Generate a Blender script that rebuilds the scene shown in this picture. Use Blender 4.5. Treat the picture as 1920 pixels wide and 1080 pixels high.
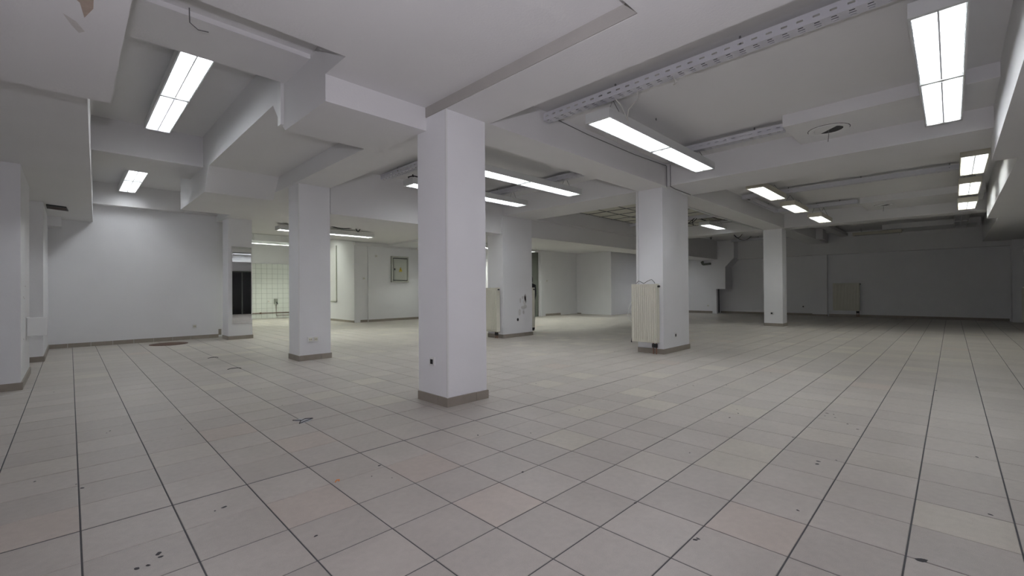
import bpy, bmesh, math, random
from mathutils import Vector, Matrix
random.seed(7)
T = 0.33                      # one floor tile, metres; plan coordinates below are in tiles
S = bpy.context.scene
COL = S.collection
for o in list(bpy.data.objects): bpy.data.objects.remove(o)

# ------------------------------------------------------------------ camera
F_PX = 826.65
yaw, pit, rol = 0.7866942, 0.0053907, -0.0073884
CAM = Vector((-0.0965, -8.4210, 3.2266)) * T
Fv = Vector((math.sin(yaw)*math.cos(pit), math.cos(yaw)*math.cos(pit), math.sin(pit)))
R0 = Vector((math.cos(yaw), -math.sin(yaw), 0)); U0 = R0.cross(Fv)
Rv = math.cos(rol)*R0 + math.sin(rol)*U0; Uv = -math.sin(rol)*R0 + math.cos(rol)*U0
cd = bpy.data.cameras.new('camera'); cam = bpy.data.objects.new('camera', cd); COL.objects.link(cam)
cd.sensor_width = 36; cd.lens = 36*F_PX/1920; cd.clip_start = 0.02; cd.clip_end = 200
M = Matrix((Rv, Uv, -Fv)).transposed().to_4x4(); M.translation = CAM
cam.matrix_world = M
S.camera = cam

# ------------------------------------------------------------------ world, flash, exposure
w = bpy.data.worlds.new('world'); S.world = w; w.use_nodes = True
w.node_tree.nodes['Background'].inputs[0].default_value = (0.01, 0.01, 0.012, 1)
w.node_tree.nodes['Background'].inputs[1].default_value = 0.2
S.view_settings.view_transform = 'Standard'; S.view_settings.look = 'None'
S.view_settings.gamma = 1; S.view_settings.use_curve_mapping = False
S.view_settings.exposure = 0.0
TUBE = 24.0                   # radiance of the lit fluorescent tubes
K_NEAR, K_RIGHT, K_LEFT, K_BACK, K_TILED = 1.33, 1.2, 1.6, 3.3, 2.8    # tube strengths tuned bay by bay to set brightness
fl = bpy.data.lights.new('camera_flash', 'AREA'); fl.shape = 'RECTANGLE'; fl.size = 0.06; fl.size_y = 0.04
fl.energy = 46; fl.color = (0.93, 0.895, 1.0)      # the photographer's flash gun, above the lens
flo = bpy.data.objects.new('camera_flash', fl); COL.objects.link(flo)
d = (Fv + Vector((0, 0, 0.65))).normalized()
flo.matrix_world = Matrix.Translation(CAM + Vector((0, 0, 0.29))) @ d.to_track_quat('-Z', 'Y').to_matrix().to_4x4()

# ------------------------------------------------------------------ materials
def nt(name):
    m = bpy.data.materials.new(name); m.use_nodes = True
    n = m.node_tree; b = n.nodes['Principled BSDF']; return m, n, b
def noise_mat(name, c1, c2, scale=4, rough=0.7, bump=0.02, metal=0, spec=0.3, bscale=None):
    m, n, b = nt(name)
    g = n.nodes.new('ShaderNodeNewGeometry')
    t = n.nodes.new('ShaderNodeTexNoise'); t.inputs['Scale'].default_value = scale; t.inputs['Detail'].default_value = 5
    n.links.new(g.outputs['Position'], t.inputs['Vector'])
    r = n.nodes.new('ShaderNodeMix'); r.data_type = 'RGBA'
    r.inputs[6].default_value = (*c1, 1); r.inputs[7].default_value = (*c2, 1)
    n.links.new(t.outputs['Fac'], r.inputs[0]); n.links.new(r.outputs[2], b.inputs['Base Color'])
    b.inputs['Roughness'].default_value = rough; b.inputs['Metallic'].default_value = metal
    b.inputs['Specular IOR Level'].default_value = spec
    if bump:
        t2 = n.nodes.new('ShaderNodeTexNoise'); t2.inputs['Scale'].default_value = bscale or 60
        n.links.new(g.outputs['Position'], t2.inputs['Vector'])
        bp = n.nodes.new('ShaderNodeBump'); bp.inputs['Strength'].default_value = bump; bp.inputs['Distance'].default_value = 0.01
        n.links.new(t2.outputs['Fac'], bp.inputs['Height']); n.links.new(bp.outputs[0], b.inputs['Normal'])
    return m
PAINT = noise_mat('wall_paint', (0.81, 0.81, 0.825), (0.86, 0.86, 0.87), 2.5, 0.75, 0.15)
CEIL = noise_mat('ceiling_paint', (0.74, 0.735, 0.735), (0.79, 0.785, 0.785), 1.6, 0.85, 0.12)
SKIRT = noise_mat('skirting_tile_glaze', (0.26, 0.23, 0.195), (0.34, 0.305, 0.26), 9, 0.45, 0.05)
GROUT = noise_mat('grout', (0.08, 0.085, 0.09), (0.125, 0.125, 0.125), 30, 0.9, 0.1)
EDGE = noise_mat('warm_dark_edge', (0.40, 0.385, 0.36), (0.46, 0.44, 0.41), 5, 0.85, 0.1)  # darker, warmer tone for the thin strip on the near beam side
CREAM = noise_mat('cream_enamel', (0.70, 0.68, 0.58), (0.76, 0.74, 0.64), 5, 0.35, 0.0, spec=0.5)
WHITE = noise_mat('white_plastic', (0.74, 0.74, 0.73), (0.80, 0.80, 0.79), 5, 0.4, 0.0, spec=0.5)
HOUSE = noise_mat('lamp_housing_enamel', (0.60, 0.61, 0.60), (0.66, 0.67, 0.66), 4, 0.5, 0.0)
HOUSEY = noise_mat('yellowed_housing_enamel', (0.55, 0.52, 0.43), (0.62, 0.59, 0.49), 4, 0.5, 0.0)
LOUV = noise_mat('louvre_aluminium', (0.80, 0.81, 0.83), (0.86, 0.87, 0.88), 4, 0.35, 0.0, metal=0.0, spec=0.8)
TRAYM = noise_mat('tray_sheet_metal', (0.60, 0.60, 0.64), (0.70, 0.70, 0.74), 6, 0.5, 0.0, metal=0.15)
DARK = noise_mat('dark_rubber', (0.02, 0.02, 0.02), (0.04, 0.04, 0.042), 20, 0.6, 0.0)
CABLE = noise_mat('pale_cable', (0.50, 0.49, 0.46), (0.62, 0.61, 0.57), 20, 0.5, 0.0)
WIRE = noise_mat('steel_wire', (0.16, 0.16, 0.16), (0.24, 0.24, 0.24), 20, 0.45, 0.0, metal=0.4)
RUST = noise_mat('rusty_iron', (0.10, 0.06, 0.045), (0.20, 0.13, 0.10), 30, 0.75, 0.3)
PIPE = noise_mat('copper_pipe', (0.20, 0.11, 0.08), (0.30, 0.18, 0.13), 20, 0.5, 0.0, metal=0.3)
GREYD = noise_mat('grey_green_door_paint', (0.13, 0.14, 0.12), (0.18, 0.19, 0.165), 5, 0.45, 0.0)
BLUED = noise_mat('blue_grey_door_paint', (0.07, 0.085, 0.11), (0.10, 0.12, 0.15), 5, 0.4, 0.0)
BOXM = noise_mat('panel_enamel', (0.40, 0.41, 0.36), (0.46, 0.47, 0.42), 5, 0.45, 0.0)
YEL = noise_mat('warning_yellow', (0.75, 0.58, 0.03), (0.80, 0.63, 0.05), 5, 0.5, 0.0)
WTILE = noise_mat('white_wall_tile', (0.72, 0.75, 0.70), (0.80, 0.83, 0.78), 3, 0.18, 0.0, spec=0.6)
WGROUT = noise_mat('pale_grout', (0.36, 0.38, 0.36), (0.44, 0.46, 0.43), 20, 0.9, 0.1)
BARE = noise_mat('bare_plaster', (0.42, 0.33, 0.27), (0.52, 0.43, 0.36), 30, 0.9, 0.4)
SCUFF = noise_mat('grey_scuff', (0.54, 0.52, 0.49), (0.66, 0.64, 0.62), 40, 0.9, 0.1)
SPOT = noise_mat('tar_spot', (0.035, 0.035, 0.038), (0.09, 0.09, 0.09), 60, 0.7, 0.1)
FOIL = noise_mat('grey_adhesive_foil', (0.34, 0.35, 0.38), (0.50, 0.51, 0.54), 30, 0.35, 0.2, metal=0.3)
OFFT = noise_mat('unlit_lamp_louvre', (0.30, 0.30, 0.29), (0.38, 0.38, 0.37), 10, 0.3, 0.0, metal=0.3)
CPAN = noise_mat('mineral_panel', (0.58, 0.57, 0.50), (0.68, 0.67, 0.60), 14, 0.9, 0.3)
HAIR = noise_mat('dark_hair', (0.010, 0.009, 0.010), (0.022, 0.020, 0.020), 60, 0.6, 0.2)
SKIN = noise_mat('skin', (0.42, 0.27, 0.20), (0.48, 0.32, 0.24), 20, 0.55, 0.0)
CLOTH = noise_mat('dark_jacket_cloth', (0.018, 0.018, 0.022), (0.035, 0.035, 0.04), 60, 0.9, 0.2)

def tile_mat(name, c, vary=0.06):
    m, n, b = nt(name)
    N = n.nodes.new; L = n.links.new
    g = N('ShaderNodeNewGeometry')
    mul = N('ShaderNodeVectorMath'); mul.operation = 'MULTIPLY'; mul.inputs[1].default_value = (1/T, 1/T, 0)
    L(g.outputs['Position'], mul.inputs[0])
    fl_ = N('ShaderNodeVectorMath'); fl_.operation = 'FLOOR'; L(mul.outputs[0], fl_.inputs[0])
    wn = N('ShaderNodeTexWhiteNoise'); wn.noise_dimensions = '2D'; L(fl_.outputs[0], wn.inputs['Vector'])
    hs = N('ShaderNodeMapRange'); hs.inputs[3].default_value = 1-vary; hs.inputs[4].default_value = 1+vary; L(wn.outputs['Value'], hs.inputs[0])
    def noise(sc, det, lo, hi):
        t = N('ShaderNodeTexNoise'); t.inputs['Scale'].default_value = sc; t.inputs['Detail'].default_value = det
        L(g.outputs['Position'], t.inputs['Vector'])
        mr = N('ShaderNodeMapRange'); mr.inputs[1].default_value = 0.3; mr.inputs[2].default_value = 0.7
        mr.inputs[3].default_value = lo; mr.inputs[4].default_value = hi; L(t.outputs['Fac'], mr.inputs[0]); return mr, t
    a1, _ = noise(420, 2, 0.88, 1.1); a2, t3 = noise(3.2, 6, 0.93, 1.05); a3, _ = noise(28, 5, 0.95, 1.04)
    cur = hs
    for x in (a1, a2, a3):
        mm = N('ShaderNodeMath'); mm.operation = 'MULTIPLY'; L(cur.outputs[0], mm.inputs[0]); L(x.outputs[0], mm.inputs[1]); cur = mm
    vm = N('ShaderNodeVectorMath'); vm.operation = 'SCALE'; vm.inputs[0].default_value = c; L(cur.outputs[0], vm.inputs['Scale'])
    L(vm.outputs[0], b.inputs['Base Color'])
    mr3 = N('ShaderNodeMapRange'); mr3.inputs[3].default_value = 0.32; mr3.inputs[4].default_value = 0.52; L(t3.outputs['Fac'], mr3.inputs[0])
    L(mr3.outputs[0], b.inputs['Roughness']); b.inputs['Specular IOR Level'].default_value = 0.45
    return m
FTILES = [tile_mat('floor_tile_grey', (0.472, 0.438, 0.397)), tile_mat('floor_tile_rosy', (0.505, 0.447, 0.395), .03),
          tile_mat('floor_tile_cream', (0.530, 0.495, 0.428), .03), tile_mat('floor_tile_sand', (0.495, 0.460, 0.410), .03)]
def emis(name, c, s):
    m, n, b = nt(name)
    b.inputs['Base Color'].default_value = (0.9, 0.9, 0.9, 1)
    b.inputs['Emission Color'].default_value = (*c, 1); b.inputs['Emission Strength'].default_value = s
    return m
GLOW = emis('lit_tube', (0.93, 0.955, 1.0), TUBE*K_NEAR)
GLOWR = emis('lit_right_row_tube', (0.92, 0.96, 0.98), TUBE*K_RIGHT)
GLOWL = emis('lit_recess_tube', (0.93, 0.955, 1.0), TUBE*K_LEFT)
GLOWB = emis('lit_back_tube', (0.95, 1.0, 0.93), TUBE*K_BACK)
GLOWG = emis('lit_greenish_tube', (0.95, 1.0, 0.88), TUBE*K_TILED)
def mirror():
    m, n, b = nt('mirror_silver'); b.inputs['Base Color'].default_value = (0.82, 0.84, 0.84, 1)
    b.inputs['Metallic'].default_value = 1; b.inputs['Roughness'].default_value = 0.02; return m
MIRR = mirror()
def glassdark():
    m, n, b = nt('dark_glazing'); b.inputs['Base Color'].default_value = (0.008, 0.008, 0.009, 1)
    b.inputs['Roughness'].default_value = 0.15; return m
GLASSD = glassdark()

# ------------------------------------------------------------------ mesh helpers (arguments in tiles)
def bm_box(bm, x0, x1, y0, y1, z0, z1, bev=0):
    n0 = len(bm.verts)
    vs = [bm.verts.new((x*T, y*T, z*T)) for x in (x0, x1) for y in (y0, y1) for z in (z0, z1)]
    fs = [bm.faces.new([vs[i] for i in q]) for q in ((0,1,3,2),(4,6,7,5),(0,4,5,1),(2,3,7,6),(0,2,6,4),(1,5,7,3))]
    if bev:
        es = list({e for f in fs for e in f.edges})
        bmesh.ops.bevel(bm, geom=es, offset=bev*T, segments=1, affect='EDGES')
def bm_prism(bm, pts, axis, a0, a1):
    """polygon pts (u,v) extruded along axis: 'x' -> (y,z), 'y' -> (x,z), 'z' -> (x,y)"""
    def P(u, v, a): return {'x': (a, u, v), 'y': (u, a, v), 'z': (u, v, a)}[axis]
    A = [bm.verts.new(Vector(P(u, v, a0))*T) for u, v in pts]; B = [bm.verts.new(Vector(P(u, v, a1))*T) for u, v in pts]
    bm.faces.new(A); bm.faces.new(B[::-1])
    for i in range(len(pts)):
        j = (i+1) % len(pts); bm.faces.new((A[i], B[i], B[j], A[j]))
def bm_tube(bm, pts, r, n=6, caps=True):
    """round tube through pts (tiles), radius r in tiles"""
    P = [Vector(p)*T for p in pts]; rings = []
    for i, p in enumerate(P):
        d = (P[min(i+1, len(P)-1)] - P[max(i-1, 0)]).normalized()
        a = d.cross(Vector((0, 0, 1)));
        if a.length < 1e-3: a = d.cross(Vector((1, 0, 0)))
        a.normalize(); b = d.cross(a)
        rr = (r[i] if isinstance(r, (list, tuple)) else r)*T
        rings.append([bm.verts.new(p + rr*(math.cos(2*math.pi*k/n)*a + math.sin(2*math.pi*k/n)*b)) for k in range(n)])
    for A, B in zip(rings, rings[1:]):
        for k in range(n): bm.faces.new((A[k], A[(k+1) % n], B[(k+1) % n], B[k]))
    if caps: bm.faces.new(rings[0]); bm.faces.new(rings[-1][::-1])
def sag(a, b, s, n=7, side=0):
    a = Vector(a); b = Vector(b); out = []
    for i in range(n+1):
        t = i/n; p = a.lerp(b, t); p.z -= s*4*t*(1-t); p.x += side*4*t*(1-t); out.append(p)
    return out
def mk(name, bm, mat, parent=None, kind=None, smooth=False, origin=None):
    bmesh.ops.recalc_face_normals(bm, faces=bm.faces)
    me = bpy.data.meshes.new(name)
    if origin is not None:
        bmesh.ops.translate(bm, verts=bm.verts, vec=-Vector(origin)*T)
    bm.to_mesh(me); bm.free()
    for m in (mat if isinstance(mat, list) else [mat]): me.materials.append(m)
    if smooth:
        for p in me.polygons: p.use_smooth = True
    o = bpy.data.objects.new(name, me); COL.objects.link(o)
    if origin is not None: o.location = Vector(origin)*T
    if parent: o.parent = parent; o.matrix_parent_inverse = parent_inv(parent)
    if kind: o['kind'] = kind
    return o
def parent_inv(p):
    if p.parent is None: return Matrix.LocRotScale(p.location, p.rotation_euler, p.scale).inverted()
    return (parent_inv(p.parent).inverted() @ p.matrix_parent_inverse @ Matrix.LocRotScale(p.location, p.rotation_euler, p.scale)).inverted()
def box(name, x0, x1, y0, y1, z0, z1, mat, parent=None, kind=None, bev=0):
    bm = bmesh.new(); bm_box(bm, x0, x1, y0, y1, z0, z1, bev)
    return mk(name, bm, mat, parent, kind)
def boxes(name, lst, mat, parent=None, kind=None):
    bm = bmesh.new()
    for b in lst: bm_box(bm, *b)
    return mk(name, bm, mat, parent, kind)
def tag(o, label, cat, group=None):
    o['label'] = label; o['category'] = cat
    if group: o['group'] = group
    return o
def thing(name, loc, label, cat, group=None):
    o = bpy.data.objects.new(name, None); COL.objects.link(o); o.location = Vector(loc)*T; o.empty_display_size = 0.1
    return tag(o, label, cat, group)
def link_copy(src, parent, loc):
    c = src.copy(); COL.objects.link(c); c.location = Vector(loc)*T; c.parent = parent
    return c

# ================================================================== FLOOR
floor = box('floor', -4.4, 62.4, -13.4, 52, -0.6, -0.008, GROUT, kind='structure')
G = 0.0095
def tile_bm(bm, cx, cy, h=0.0):
    a = 0.5-G; z0, z1, c = -0.012, 0.0+h, 0.006
    lo = [bm.verts.new((Vector((cx+sx*a, cy+sy*a, z0)))*T) for sx, sy in ((-1,-1),(1,-1),(1,1),(-1,1))]
    mi = [bm.verts.new((Vector((cx+sx*a, cy+sy*a, z1-c*0.6)))*T) for sx, sy in ((-1,-1),(1,-1),(1,1),(-1,1))]
    to = [bm.verts.new((Vector((cx+sx*(a-c), cy+sy*(a-c), z1)))*T) for sx, sy in ((-1,-1),(1,-1),(1,1),(-1,1))]
    for A, B in ((lo, mi), (mi, to)):
        for k in range(4): bm.faces.new((A[k], A[(k+1) % 4], B[(k+1) % 4], B[k]))
    bm.faces.new(to)
bm = bmesh.new(); tile_bm(bm, 0, 0); tme = bpy.data.meshes.new('floor_tile'); bmesh.ops.recalc_face_normals(bm, faces=bm.faces); bm.to_mesh(tme); bm.free()
tme.materials.append(FTILES[0])
def proj(x, y, z=0):
    v = Vector((x, y, z))*T - CAM; d = v.dot(Fv)
    if d < 0.05: return None
    return (960 + F_PX*v.dot(Rv)/d, 540 - F_PX*v.dot(Uv)/d, d)
def backproj(u, v):
    d = (Fv + Rv*((u-960)/F_PX) + Uv*((540-v)/F_PX)); t = -CAM.z/d.z; p = (CAM + d*t)/T
    return p.x, p.y
ODD = {}
for kd, lst in ((1, ((585,948),(578,830),(430,808),(785,880),(935,960),(1435,990),(1640,721),(90,965),(1440,1000),(880,815))),
                (2, ((1075,828),(1385,880),(1215,765),(1205,740),(1075,765),(1385,848+0),(1425,772),(1040,715),(660,715),(1540,812),(1720,940),(410,727),(740,755),(1105,705),(1340,688),(600,745),(1245,708))),
                (3, ((905,812),(1555,810),(1700,870),(1280,880),(1650,860),(385,830),(480,760),(150,700),(1400,725),(1500,750),(240,745),(700,700),(1000,690),(1480,700),(1630,760),(70,870)))):
    for u, v in lst:
        p = backproj(u, v); ODD[(math.floor(p[0]), math.floor(p[1]))] = kd
vis, rest = [], []
for i in range(-4, 62):
    for j in range(-13, 52):
        c = (i+0.5, j+0.5)
        if i < 7 and j > 28 or i < -2 and j > 3: continue
        ps = [proj(i+a, j+b) for a in (0, 1) for b in (0, 1)]; pc = proj(*c)
        ok = pc and any(p and -20 < p[0] < 1940 and p[1] < 1100 for p in ps) and pc[2] > 0.3
        (vis if ok else rest).append((pc[2] if pc else 99, i, j))
vis.sort()
for _, i, j in vis[:300]:
    o = bpy.data.objects.new('floor_tile', tme); COL.objects.link(o); o.parent = floor
    dy = 0.010 if j == 0 else (-0.010 if j == -1 else 0)
    o.location = ((i+0.5)*T, (j+0.5+dy)*T, random.uniform(-0.0004, 0.0004))
    kd = ODD.get((i, j), 0)
    if kd: o.material_slots[0].link = 'OBJECT'; o.material_slots[0].material = FTILES[kd]
bm = bmesh.new()
for _, i, j in vis[300:] + rest:
    nf = len(bm.faces); tile_bm(bm, i+0.5, j+0.5); bm.faces.ensure_lookup_table()
    kd = ODD.get((i, j)) or random.choices((0, 1, 2, 3), (0.86, 0.02, 0.05, 0.07))[0]
    for k in range(nf, len(bm.faces)): bm.faces[k].material_index = kd
mk('distant_floor_tiles', bm, FTILES, floor, 'stuff')
# tar spots, each one a thin blob pressed onto the floor
def blob(name, x, y, rx, ry, mat, parent, a=0, h=0.004, n=10):
    bm = bmesh.new(); ring0, ring1 = [], []
    for k in range(n):
        t = 2*math.pi*k/n; q = random.uniform(0.75, 1.1); u, v = rx*q*math.cos(t), ry*q*math.sin(t)
        X, Y = x+u*math.cos(a)-v*math.sin(a), y+u*math.sin(a)+v*math.cos(a)
        ring0.append(bm.verts.new(Vector((X, Y, 0.0005))*T)); ring1.append(bm.verts.new(Vector((x+(X-x)*.8, y+(Y-y)*.8, h))*T))
    for k in range(n): bm.faces.new((ring0[k], ring0[(k+1) % n], ring1[(k+1) % n], ring1[k]))
    bm.faces.new(ring1)
    return mk(name, bm, mat, parent)
for u, v, s in ((297,1038,1.3),(301,1044,1),(278,1060,.9),(257,1066,1.2),(420,951,1.3),(403,958,.6),(154,915,1.2),(711,873,1.1),(896,816,1),(206,808,.9),
                (200,812,.6),(980,885,1.1),(1728,1050,2),(1495,687+25,.6),(1496,957,0.8),(1534,865,1.2),(1532,870,1.4),(1304,1012,1),(1309,1010,.8),(1568,863,.6),
                (1551,775,1.2),(1563,777,.8),(1547,780,.7),(1566,783,.8),(1589,795,1),(1608,805,1),(1487,820,.7),(1334,776,1),(1348,769,.9),(1368,783,1),(1384,775,1),
                (1382,768,.7),(1191,943,.8),(1293,849,.6),(1229,742,1),(1227,745,.8),(1086,769,.9),(995,812,.6),(1755,732,1.3),(1747,758,.8),(1838,726,.8),(1005,719,.9),
                (1400,700,1.2),(1412,700,1),(1445,699,1),(1362,722,1),(1270,722,1),(1300,723,1),(1152,660,1),(1857,965,1),(1832,857,.9),(555,732,.8),(447,718,1.2),(373,731,.8),
                (340,805,.5),(143,908,.5),(65,903,.8),(592,1005,.9),(697,893,.5),(735,896,.4),(529,760,.7),(606,718,.7),(490,729,.6),(101,735,.8),(52,728,.8)):
    x, y = backproj(u, v)
    blob('tar_spot', x, y, 0.035*s, 0.022*s, SPOT, floor, random.uniform(0, 3), 0.003)
blob('worn_patch', *backproj(38, 736), 0.30, 0.12, SCUFF, floor, 0.2, 0.0012)
blob('worn_patch', *backproj(12, 742), 0.22, 0.10, SCUFF, floor, 0.2, 0.0012)

# ================================================================== CEILING
HI = 11.0
ceiling = boxes('ceiling', [(8.0, 62.4, -13.4, 17.0, 9.42, HI), (-4.4, 0.45, -13.4, 30, 9.6, HI), (0.45, 7.5, -13.4, 3.44, 9.455, HI),
                            (0.4, 8.0, 3.4, 18.0, 10.58, HI), (0.4, 8.0, 18.0, 30.0, 10.02, HI), (8.0, 24.2, 17.0, 34.6, 8.35, HI),
                            (24.2, 62.4, 17.0, 36.5, 8.15, HI), (8.0, 24.2, 34.6, 52, 10.3, HI)], CEIL, kind='structure')
def beam(x0, x1, y0, y1, z0, z1=9.6, name='beam'): return box(name, x0, x1, y0, y1, z0, z1, CEIL, ceiling)
beam(7.3, 8.93, -13, 28.9, 8.3)                # along the row of the three near pillars
beam(20.68, 23.62, -13, 13.1, 8.3)             # cross beam over the radiator pillars
beam(42.3, 43.9, -13, 13.1, 8.3)
beam(8.93, 61.0, 1.5, 3.05, 8.3001)            # main beam to the right
beam(8.93, 60.9, 13.1, 15.8, 7.05)             # deep beam over the second row
beam(8.93, 20.68, 15.8, 17.2, 7.0501)
beam(23.62, 42.3, 12.7, 13.1, 8.3)
beam(0.3, 4.4, 3.44, 5.35, 9.335, 10.7)
beam(0.3, 4.4, 16.6, 19.7, 9.16, 10.7)
beam(-1.2, 7.4, 28.25, 28.95, 8.68, 10.2)
beam(20.6, 28.6, 34.9, 35.4, 8.0, 8.6)
beam(60.7, 61.6, -13, 13.1, 7.03, 9.6)
beam(8.9, 20.8, 34.3, 34.9, 8.35, 10.5)
# lowered flat panel over the camera and the steps beside it
beam(0.35, 7.3, -4.38, 1.34, 8.6, 9.7, 'lowered_panel')
beam(4.36, 7.3, 1.34, 2.47, 8.6, 9.7, 'lowered_panel')
box('dark_band', 7.27, 7.3, -4.36, 1.5, 8.31, 8.6, EDGE, ceiling); box('dark_band', 7.27, 7.3, 1.5, 2.46, 8.31, 8.6, EDGE, ceiling)  # dark tone of the beam side put into this strip's colour
beam(-4.3, 7.3, -13, -4.38, 8.3002, 9.7, 'lowered_panel')
low = beam(-4.3, 0.48, -4.38, 3.55, 7.05, 9.7, 'lowered_panel')
bm = bmesh.new()                                # wide low box along the left wall, slightly askew
bm_prism(bm, [(-4.3, 3.55), (0.14, 3.55), (0.20, 5.8), (0.9, 28.95), (-4.3, 28.95)], 'z', 7.62, 9.8)
lowbox = mk('duct_casing', bm, CEIL, ceiling)
bm = bmesh.new()                                # duct casing beside the near beam, with two slopes
bm_prism(bm, [(2.47, 7.93), (5.35, 7.96), (5.75, 8.25), (6.45, 9.02), (15.4, 8.99), (16.32, 7.95), (22.65, 7.96), (22.65, 10.7), (2.47, 10.7)], 'x', 4.36, 7.3)
mk('duct_casing', bm, CEIL, ceiling)
box('corner_strip', 4.27, 4.36, 5.45, 5.72, 8.15, 9.45, WHITE, ceiling)
# casing along the right wall, in three steps
beam(-4.2, 22.1, -13, -9.42, 7.5, 9.6, 'duct_casing')
beam(22.1, 40.4, -13, -10.02, 7.5001, 9.6, 'duct_casing')
beam(40.4, 61.5, -13, -10.5, 7.5002, 9.6, 'duct_casing')
def vent_box(x0, x1, y0, y1, z, hx, hy, r):
    """shallow casing under the ceiling with a round vent opening"""
    o = beam(x0, x1, y0, y1, z, 9.6, 'vent_casing')
    bm = bmesh.new(); n = 20; prev = None
    for rr, zz in ((r, z-0.008), (r*0.98, z-0.04), (r*0.74, z-0.035), (r*0.70, z-0.012)):
        ring = [bm.verts.new(Vector((hx+rr*math.cos(2*math.pi*k/n), hy+rr*math.sin(2*math.pi*k/n), zz))*T) for k in range(n)]
        if prev:
            for k in range(n): bm.faces.new((prev[k], prev[(k+1) % n], ring[(k+1) % n], ring[k]))
        prev = ring
    mk('vent_ring', bm, WHITE, o)
    bm = bmesh.new(); bm_prism(bm, [(hx+r*1.035*math.cos(2*math.pi*k/24), hy+r*1.035*math.sin(2*math.pi*k/24)) for k in range(24)], 'z', z-0.006, z-0.001); mk('ring_shadow_line', bm, SPOT, o)  # dark disc painting the shadow line round the vent ring
    bm = bmesh.new(); bm.faces.new([bm.verts.new(Vector((hx+r*.72*math.cos(2*math.pi*k/n), hy+r*.72*math.sin(2*math.pi*k/n), z-0.009))*T) for k in range(n)]); mk('vent_opening', bm, DARK, o)
    bm = bmesh.new(); m_ = 10; pts = [(hx+r*.69*math.cos(math.pi*(0.25+k/m_)), hy+r*.69*math.sin(math.pi*(0.25+k/m_))) for k in range(m_+1)]
    bm_prism(bm, pts, 'z', z-0.02, z-0.008)
    mk('half_shutter', bm, WHITE, o)
    bm = bmesh.new(); bm_tube(bm, [(hx, hy, z), (hx+.02, hy, z-.2), (hx-.01, hy+.02, z-.45)], 0.012, 5); mk('loose_wire', bm, WIRE, o)
vent_box(17.95, 20.68, -9.42, -4.18, 9.0, 19.4, -5.3, 0.62)
vent_box(38.2, 42.3, -9.9, -4.0, 9.0, 40.0, -5.1, 0.5)
vent_box(56.5, 60.7, -10.3, -3.6, 8.95, 58.4, -4.8, 0.5)
beam(44.5, 60.7, -0.35, 0.35, 8.95, 9.25, 'square_duct')
beam(54.5, 56.0, 0.9, 1.5, 8.3, 9.6, 'square_duct')
# dark plate for an opening, with grille bars, in the low casing
g = bmesh.new(); bm_prism(g, [(-0.92, 22.9), (-0.22, 23.2), (-0.15, 24.5), (-0.92, 24.1)], 'z', 7.56, 7.615); mk('grille_opening', g, DARK, ceiling)
for k in range(3):
    box('grille_bar', -0.88+k*0.06, -0.22, 23.35+0.3*k, 23.4+0.3*k, 7.545, 7.56, RUST, ceiling)
blob_pts = [(-0.34, 0.25), (-0.22, -0.75), (-0.02, -1.2), (0.08, -0.4), (0.14, 0.05), (-0.05, -0.05), (-0.2, 0.0)]
for k, (pts, m_) in enumerate((([(-0.13, -0.9), (0.12, -0.95), (0.13, -0.3), (0.05, 0.05), (0.0, -0.35), (-0.1, -0.5)], BARE),
                               ([(-0.16, 0.12), (-0.03, 0.25), (0.06, 0.5), (0.0, 0.6), (-0.08, 0.4)], SCUFF))):
    bm = bmesh.new(); bm_prism(bm, pts, 'z', 7.046, 7.0495); mk('peeled_patch', bm, m_, ceiling)
# little hook and wire by the beam over the left recess
bm = bmesh.new(); bm_tube(bm, [(1.75, 3.3, 9.44), (1.75, 3.25, 9.1), (1.9, 3.25, 9.0), (2.1, 3.3, 9.05)], 0.012, 5); mk('loose_wire', bm, WIRE, ceiling)
# suspended mineral-fibre panels behind the second pillar row
pb = bmesh.new(); bm_box(pb, 0, 1.76, 0, 1.66, 0, 0.03, 0.006); pme = bpy.data.meshes.new('ceiling_panel'); pb.to_mesh(pme); pb.free(); pme.materials.append(CPAN)
for a in range(8):
    for b in range(5):
        if (a, b) in ((1, 0), (5, 2), (6, 0), (7, 1)): continue
        o = bpy.data.objects.new('ceiling_panel', pme); COL.objects.link(o); o.parent = ceiling
        o.location = Vector((27.3+a*1.82, 3.5+b*1.72, 9.25))*T
bm = bmesh.new()
for a in range(9): bm_box(bm, 27.24+a*1.82, 27.30+a*1.82, 3.4, 12.2, 9.22, 9.25)
for b in range(6): bm_box(bm, 27.2, 42.0, 3.44+b*1.72, 3.5+b*1.72, 9.2201, 9.2501)
mk('panel_grid', bm, WIRE, ceiling)

# ================================================================== WALLS
def wall(name, *b, mat=PAINT): return box(name, *b, mat, kind='structure')
wl = wall('wall_left', -1.3, 7.43, 28.9, 29.6, -0.3, 10.4)
bm = bmesh.new(); bm_prism(bm, [(-3.2, 13.9), (-1.75, 13.9), (-1.55, 29.2), (-3.2, 29.2)], 'z', -0.3, 9.7)
mk('wall_side_left', bm, PAINT, kind='structure')
wall('wall_recess', 7.43, 9.1, 29.7, 30.2, -0.3, 10.2)
wall('wall_near_left', -4.4, -4.0, -13.4, 14.0, -0.3, 9.7)
wall('wall_near_corner', -4.0, -1.8, 13.85, 14.4, -0.3, 9.7)
wall('wall_store_left', 8.5, 8.97, 30.2, 51.4, -0.3, 10.5)
wt = wall('wall_tiled', 8.9, 21.2, 51.0, 51.6, -0.3, 10.5)
ws = wall('wall_store_right', 20.66, 21.3, 35.3, 51.2, -0.3, 10.5)
wm = wall('wall_middle', 21.3, 28.9, 35.3, 35.9, -0.3, 8.6)
wall('wall_middle_return', 28.5, 28.9, 27.7, 35.3, -0.3, 8.4)
wall('wall_corridor', 28.9, 48.6, 27.7, 28.2, -0.3, 8.6)
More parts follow.
